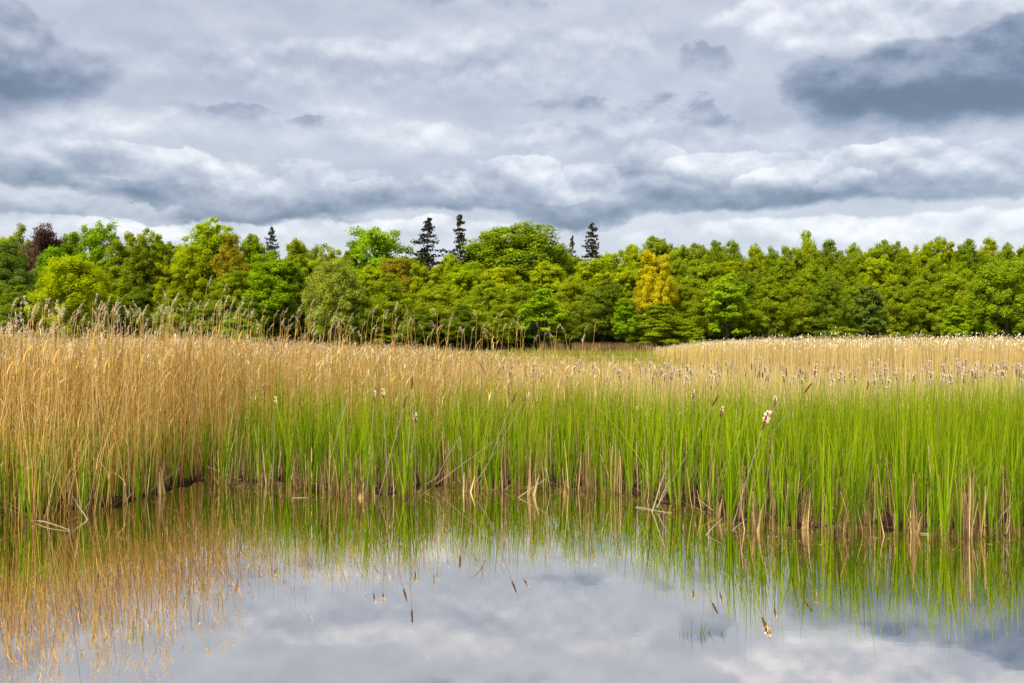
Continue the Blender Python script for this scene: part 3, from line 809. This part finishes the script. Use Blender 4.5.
# ------------------------------------------------------------------ fallen and leaning dead stalks at the edge
def Dw(y): return F * CH / (y - HZ)
def stalk_line(x0, y0, D0, x1, y1, D1, rad, label, tint=.7, sag=0.0, name='dead_stalk', z0=None):
    p0 = np.array([at(x0, D0), D0, zat(y0, D0)]); p1 = np.array([at(x1, D1), D1, zat(y1, D1)])
    M_ = MB()
    pts = []
    for t in np.linspace(0, 1, 8):
        q = (p0 * (1 - t) + p1 * t); q = q + np.array([0.004 * math.sin(t * 9), 0, sag * 4 * t * (1 - t) + .004 * math.sin(t * 7)])
        pts.append(q - p0)
    tube(M_, pts, np.linspace(rad, rad * .45, 8), 6, tint=tint)
    o = M_.build(name, [M_GREY]); o.location = p0
    tag(o, label, 'dead stalk', 'dead stalks at the pond edge')
for a in [
 (434, 482, 13.7, 461, 433, 13.2, .006, 'dead stalk leaning steeply right in the green left of centre'),
 (436, 484, 13.6, 494, 441, 13.3, .005, 'long thin dead stalk leaning far right, left of centre'),
 (518, 498, 12.75, 545, 479, 12.9, .007, 'short pale broken stalk slanting right at the waterline at centre'),
 (652, 512, 11.7, 668, 462, 11.9, .009, 'stout pale stalk standing out of the water right of centre'),
 (657, 508, 11.8, 669, 480, 12.0, .008, 'shorter stalk beside the stout pale one right of centre'),
 (706, 535, 10.30, 722, 518, 10.5, .006, 'pale broken stalk dipping into the water at the right bend of the bank'),
 (732, 531, 10.5, 746, 519, 10.8, .006, 'small grey broken stalk right of the pale one at the bend'),
 (989, 535, 10.4, 1023, 487, 10.7, .006, 'thin dead stalk leaning right at the far right bank'),
 (88, 521, 11.15, 70, 492, 11.6, .006, 'stalk leaning left out of the water at the left bank'),
 (150, 491, 12.9, 181, 467, 13.4, .006, 'dead stalk leaning right beside the inlet in the reeds'),
 (205, 466, 14.4, 241, 480, 14.1, .008, 'thick fallen stalk lying across the back of the inlet'),
 (0, 452, 12.2, 46, 373, 12.6, .004, 'long thin grey stalk slanting across the golden reeds at far left'),
 (348, 398, 13.0, 330, 460, 13.0, .005, 'grey stalk leaning left in the green below the worn cattails'),
 (740, 430, 12.0, 716, 500, 11.6, .004, 'thin grey stalk leaning right below the leaning brown cattail'),
]: stalk_line(*a)
stalk_line(32, 521, Dw(521), 70, 531, Dw(531), .006, 'arched pale stalk drooping to the water at the left bank', sag=.03)
stalk_line(292, 498, Dw(498), 325, 497.5, Dw(497.5), .004, 'flat pale stalk floating on the water left of centre', sag=.0)
stalk_line(636, 507, Dw(507.4), 672, 513, Dw(513.4), .005, 'dead stem floating just off the bank right of centre')
stalk_line(918, 533, 10.35, 962, 539, 10.2, .006, 'dead stem lying along the bank at right')

# clumps of pale stubs standing out in front of the green
def stub_clump(px, D, top, n, spread, label):
    M_ = MB()
    a = rng.uniform(0, 2 * PI, n); rr = rng.uniform(0, spread, n)
    hz = zat(top, D)
    ribbons(M_, np.cos(a) * rr, np.sin(a) * rr * .6, np.full(n, -.06), rng.uniform(.45, 1.05, n) * hz, rng.uniform(.016, .034, n), rng.normal(.01, .05, n), rng.normal(0, .04, n), rng.uniform(0, .8, n), rng.uniform(-.7, .7, n),
            np.clip(rng.normal(.75, .15, n), 0, 1), segs=4, taper=.55)
    o = M_.build('stub_clump', [M_STUB]); o.location = (at(px, D), D, 0)
    tag(o, label, 'dead leaves', 'pale stub clumps along the pond edge')
for a in [(755, 10.5, 495, 9, .05, 'wide pale clump of broken cattail leaves at the right bend of the bank'),
          (839, 10.6, 462, 7, .05, 'tall pale clump of dead leaves in the right part of the green bed'),
          (914, 10.35, 476, 6, .05, 'narrow pale clump of dead leaves third from the right'),
          (966, 10.4, 462, 7, .06, 'pale clump of dead leaves leaning near the right edge'),
          (718, 11.3, 470, 5, .04, 'slim pale clump where the bank bends right of centre'),
          (530, 12.9, 440, 6, .05, 'tall brownish clump of dead leaves at the centre'),
          (362, 12.7, 470, 6, .06, 'pale clump of dead leaves on the point left of centre'),
          (563, 13.0, 462, 5, .05, 'pale clump of dead leaves just right of centre'),
          (162, 12.95, 458, 6, .05, 'pale clump of dead leaves left of the inlet'),
          (466, 13.2, 452, 6, .06, 'pale clump of dead leaves left of the centre clump'),
          (805, 10.6, 480, 5, .04, 'slender clump of dead leaves left of the tall pale clump')]: stub_clump(*a)

# ------------------------------------------------------------------ fresh shoots standing in the open water
def sprout(px, wl, blades, label, mat=None):
    D = Dw(wl); M_ = MB()
    for (dx, top, lean) in blades:
        hh = (wl - top) * D / F * 1.15
        ribbons(M_, one(dx * D / F), one(rng.normal(0, .01)), one(-.05), one(hh + .05), one(.010), one(lean * D / F), one(0), one(.6), one(rng.uniform(-.5, .5)), one(rng.uniform(.2, .6)), segs=5, taper=.9)
    o = M_.build('water_shoot', [mat or M_GREEN]); o.location = (at(px, D), D, 0)
    tag(o, label, 'water plant', 'green shoots in the open water')
sprout(704, 633, [(-4, 617, 3), (-1, 618, 4), (-2, 624, 0), (4, 620, 10), (3, 626, 5)], 'largest tuft of green shoots standing in the open water at right')
sprout(719, 634, [(0, 622, 9), (1, 628, 6)], 'small leaning pair of shoots right of the water tuft')
sprout(691, 633, [(0, 614, 1)], 'single upright shoot left of the water tuft')
sprout(683, 635, [(0, 622, 0), (2, 629, 4), (-2, 631, -3)], 'faint tiny shoots farthest left of the water tuft', M_STUB)
sprout(134, 634, [(0, 624, -1), (2, 628, 1), (-2, 630, 0)], 'short green shoot in the water at left among the reed reflections')
sprout(142, 638, [(0, 630, 1)], 'thin dark shoot right of the short green one at left')
sprout(42, 568, [(0, 558, -4), (3, 562, 2)], 'bright shoot leaning left in the water near the left edge')
sprout(70, 570, [(0, 560, 6), (-6, 562, -2), (8, 564, 7)], 'bright spreading shoots in the water near the left edge')

# ------------------------------------------------------------------ sky
w = bpy.data.worlds.new('World'); scene.world = w; w.use_nodes = True
w.node_tree.nodes.clear()
nt = NT(w.node_tree)
STR = .1
SUN_EL, SUN_AZ = math.radians(54), math.radians(222)     # azimuth from +Y clockwise: behind the camera, to the left
sky = nt.new('ShaderNodeTexSky', sky_type='NISHITA', sun_disc=False, sun_elevation=SUN_EL, sun_rotation=SUN_AZ)
tc = nt.new('ShaderNodeTexCoord').outputs['Generated']
sp = nt.new('ShaderNodeSeparateXYZ'); nt.put(sp.inputs[0], tc)
X, Y, Z = sp.outputs
az = nt.m('MULTIPLY', nt.m('ARCTAN2', X, Y), 180 / PI)
el = nt.m('MULTIPLY', nt.m('ARCSINE', Z), 180 / PI)
# cloud deck seen in perspective
den = nt.m('ADD', nt.m('MAXIMUM', Z, 0), .10)
deck = nt.vec(nt.m('DIVIDE', X, den), nt.m('DIVIDE', Y, den), 0.0)
deckn = nt.noise(deck, .62, 7, .58, .3)
deckf = nt.noise(deck, 1.9, 6, .6, .4)
# billows: direction space, squashed vertically
def bill(dz):
    v = nt.vec(X, Y, nt.m('MULTIPLY', nt.m('ADD', Z, dz), 1.55))
    return v
bv = bill(0.0)
b1 = nt.noise(bv, 10, 7, .50, .1)
b1u = nt.noise(bill(.010), 10, 7, .50, .1)
relief = nt.m('SUBTRACT', b1, b1u)
b2 = nt.noise(bv, 26, 6, .6)
wv = nt.new('ShaderNodeSeparateColor'); nt.put(wv.inputs[0], nt.noise(bv, 6.5, 7, .6, out='Color'))
wa = nt.m('MULTIPLY', nt.m('SUBTRACT', wv.outputs[0], .5), 1.0)
wb = nt.m('MULTIPLY', nt.m('SUBTRACT', wv.outputs[1], .5), 1.0)
azw = nt.m('ADD', az, nt.m('MULTIPLY', wa, 9.0))
elw = nt.m('ADD', el, nt.m('MULTIPLY', wb, 3.6))
bf = nt.noise(bv, 17, 7, .62, .2)
B = nt.m('ADD', .71, nt.m('MULTIPLY', nt.m('SUBTRACT', deckn, .5), .50))
B = nt.m('ADD', B, nt.m('MULTIPLY', nt.m('SUBTRACT', deckf, .5), .16))
# pale band low on the horizon
B = nt.m('ADD', B, nt.mapr(el, 9, 2, 0, .12))

def to_ang(px, y):
    return math.degrees(math.atan((px - 512) / F)), math.degrees(math.atan((HZ - y) / math.hypot(F, px - 512)))
# node group: one cloud
g = bpy.data.node_groups.new('cloud', 'ShaderNodeTree')
for nm in ('B', 'az', 'el', 'fine', 'relief', 'a0', 'e0', 'ra', 're', 'soft', 'bot', 'top', 'amt', 'frag'):
    g.interface.new_socket(nm, in_out='INPUT', socket_type='NodeSocketFloat')
g.interface.new_socket('B', in_out='OUTPUT', socket_type='NodeSocketFloat')
gt = NT(g); gi = gt.new('NodeGroupInput').outputs; go = gt.new('NodeGroupOutput')
# (each cloud waits for the one before it, which keeps the shader small)
prev = gt.m('MULTIPLY', gi['B'], 1e-5)
fine_ = gt.m('ADD', gi['fine'], prev)
u = gt.m('DIVIDE', gt.m('SUBTRACT', gt.m('ADD', gi['az'], prev), gi['a0']), gi['ra'])
v = gt.m('DIVIDE', gt.m('SUBTRACT', gt.m('ADD', gi['el'], prev), gi['e0']), gi['re'])
vv = gt.m('MULTIPLY', v, gt.mapr(v, -.4, 0, 1.25, 1))       # flatter underneath
d2 = gt.m('ADD', gt.m('MULTIPLY', u, u), gt.m('MULTIPLY', vv, vv))
fld = gt.m('ADD', gt.m('SUBTRACT', 1, d2), gt.m('MULTIPLY', gt.m('SUBTRACT', fine_, .5), gi['frag']))
msk = gt.m('MULTIPLY', gt.mapr(fld, 0, gt.m('MULTIPLY', gi['soft'], gt.mapr(v, -.6, .5, 2.0, .55)), 0, 1), gi['amt'])
tt = gt.m('ADD', gt.mapr(v, -.75, .8, 0, 1), gt.m('MULTIPLY', gt.m('SUBTRACT', fine_, .5), .9), clamp=True)
tb = gt.m('ADD', gi['bot'], gt.m('MULTIPLY', tt, gt.m('SUBTRACT', gi['top'], gi['bot'])))
tb = gt.m('ADD', tb, gt.m('MULTIPLY', gi['relief'], 1.5))
res = gt.m('ADD', gi['B'], gt.m('MULTIPLY', msk, gt.m('SUBTRACT', tb, gi['B'])))
gt.L.new(res, go.inputs[0])
def cloud(B, px, y, rx, ry, bot, top, amt=1.0, soft=.35, frag=2.2, warp=True):
    a0, e0 = to_ang(px, y)
    n = nt.new('ShaderNodeGroup'); n.node_tree = g
    vals = dict(B=B, az=azw if warp else az, el=elw if warp else el, fine=(bf if frag > 5 else b1), relief=relief, a0=a0, e0=e0, ra=rx * .0575, re=ry * .0575, soft=soft, bot=bot, top=top, amt=amt, frag=frag)
    for k, x_ in vals.items(): nt.put(n.inputs[k], x_)
    return n.outputs[0]
CL = [
 # broad soft fields
 (330, 80, 330, 42, .60, .72, .7, .9, 1.5), (60, 128, 170, 34, .78, .86, .7, .8, 1.5), (640, 150, 240, 26, .70, .74, .6, .8, 2),
 (890, 14, 230, 34, .88, .97, .9, .7, 2), (560, 60, 240, 40, .66, .74, .5, .9, 1.5), (420, 140, 220, 22, .76, .82, .6, .8, 2),
 # dark masses
 (10, 66, 95, 62, .10, .46, .95, .7, 3),
 (960, 12, 150, 26, .70, .9, .8, .6, 2.4),
 # banks of cumulus with dark flat bases
 (930, 180, 190, 30, .36, .80, .95, .4, 2.4), (740, 190, 170, 28, .22, .74, .95, .35, 2.4), (70, 172, 170, 22, .34, .80, .95, .4, 2.4),
 (550, 196, 210, 32, .20, .82, .95, .35, 2.4), (260, 196, 200, 32, .18, .80, 1, .35, 2.2), (400, 202, 150, 22, .24, .70, .9, .5, 2),
 # single puffs
 (655, 168, 52, 20, .50, .80, .9, .30, 2.2), (735, 174, 62, 19, .46, .78, .9, .30, 2.2), (590, 176, 50, 18, .50, .86, .9, .3, 2.2), (800, 182, 46, 16, .44, .84, .9, .3, 2.2),
 (505, 184, 62, 30, .42, .90, .95, .28, 2.2), (432, 196, 46, 20, .44, .84, .9, .3, 2.2), (374, 194, 36, 17, .46, .86, .9, .3, 2.2), (300, 190, 48, 16, .44, .80, .9, .3, 2.2),
 (225, 184, 56, 26, .46, .86, .9, .3, 2.2), (160, 170, 60, 22, .50, .86, .9, .3, 2.2), (95, 164, 60, 18, .46, .84, .9, .3, 2.2), (25, 160, 56, 20, .44, .80, .9, .3, 2.2),
 (900, 168, 60, 18, .56, .88, .9, .3, 2.2), (980, 172, 56, 18, .50, .84, .9, .3, 2.2), (860, 188, 44, 12, .46, .8, .9, .3, 2.2),
 # their dark undersides
 (250, 212, 150, 11, .12, .38, .9, .9, 2.2), (600, 210, 160, 12, .10, .36, .9, .9, 2.2), (445, 212, 90, 8, .2, .4, .8, .9, 2.2), (930, 198, 130, 9, .26, .46, .8, .9, 2.2),
 (50, 182, 110, 8, .22, .46, .85, .9, 2.2), (150, 196, 80, 9, .18, .42, .8, .9, 2.2), (770, 200, 90, 7, .24, .44, .8, .9, 2.2), (40, 207, 120, 14, .38, .70, .8, .5, 2),
 # bright gap near the horizon
 (850, 232, 260, 16, .88, .96, .7, .8, 2), (330, 232, 260, 12, .86, .92, .7, .8, 2), (60, 222, 110, 9, .85, .9, .7, .8, 2),
 # small dark scud
 (222, 116, 62, 13, 0.42, 0.52, 0.76, 1.3, 6.5), (304, 129, 20, 8, 0.46, 0.5, 0.76, 1.3, 6.5), (705, 64, 36, 22, 0.36, 0.48, 0.8075, 1.3, 6.5),
 (575, 108, 62, 15, 0.44, 0.55, 0.76, 1.3, 6.5), (662, 116, 46, 19, 0.4, 0.52, 0.8075, 1.3, 6.5), (716, 124, 40, 12, 0.4, 0.5, 0.76, 1.3, 6.5), (786, 101, 18, 9, 0.5, 0.55, 0.76, 1.3, 6.5),
 (955, 92, 168, 60, -.14, .34, 1, .55, 1.8), (530, 4, 44, 12, 0.5, 0.55, 0.6649999999999999, 1.3, 6.5), (420, 5, 40, 14, 0.52, 0.58, 0.57, 1.3, 6.5),
]
for a in CL: B = cloud(B, *a)
B = nt.m('ADD', B, nt.m('MULTIPLY', nt.m('SUBTRACT', b2, .5), .12))
B = nt.m('ADD', B, nt.m('MULTIPLY', relief, .45))
col = nt.ramp(B, [(0, (.115, .145, .205)), (.12, (.135, .17, .24)), (.25, (.180, .225, .310)), (.5, (.35, .385, .475)), (.7, (.515, .545, .62)), (.88, (.72, .735, .785)), (1, (.88, .88, .90))])
K = 1 / STR / (2 ** EXPO)
colk = nt.mix(1.0, col, (K, K, K, 1), 'MULTIPLY')
# higher overhead the deck is thinner and brighter
hi = nt.mapr(el, 22, 60, 1, 2.6)
hv = nt.new('ShaderNodeVectorMath', operation='SCALE'); nt.put(hv.inputs[0], colk); nt.put(hv.inputs['Scale'], hi)
fin = nt.mix(.95, sky.outputs[0], hv.outputs[0])
bg = nt.new('ShaderNodeBackground'); nt.put(bg.inputs[0], fin); bg.inputs[1].default_value = STR
wo = nt.new('ShaderNodeOutputWorld'); nt.L.new(bg.outputs[0], wo.inputs[0])
w.cycles.sampling_method = 'MANUAL'; w.cycles.sample_map_resolution = 512

# ------------------------------------------------------------------ sun, camera, output
sl = bpy.data.lights.new('sun', 'SUN'); sl.energy = 1.5; sl.angle = math.radians(10); sl.color = (1, .95, .86)
so = link(bpy.data.objects.new('sun', sl))
from mathutils import Vector
dirv = Vector((math.sin(SUN_AZ) * math.cos(SUN_EL), math.cos(SUN_AZ) * math.cos(SUN_EL), math.sin(SUN_EL)))
so.rotation_euler = dirv.to_track_quat('Z', 'Y').to_euler()
cam = bpy.data.cameras.new('camera'); cam.lens = 35; cam.sensor_width = 36; cam.clip_end = 6000; cam.clip_start = .1
co = link(bpy.data.objects.new('camera', cam)); co.location = (0, 0, CH); co.rotation_euler = (PI / 2, 0, 0)
scene.camera = co
vs = scene.view_settings
vs.view_transform = 'Standard'; vs.look = 'None'; vs.exposure = EXPO; vs.gamma = 1; vs.use_curve_mapping = False
scene.cycles.max_bounces = 6; scene.cycles.diffuse_bounces = 3; scene.cycles.glossy_bounces = 3; scene.cycles.transmission_bounces = 3
scene.cycles.use_denoising = True
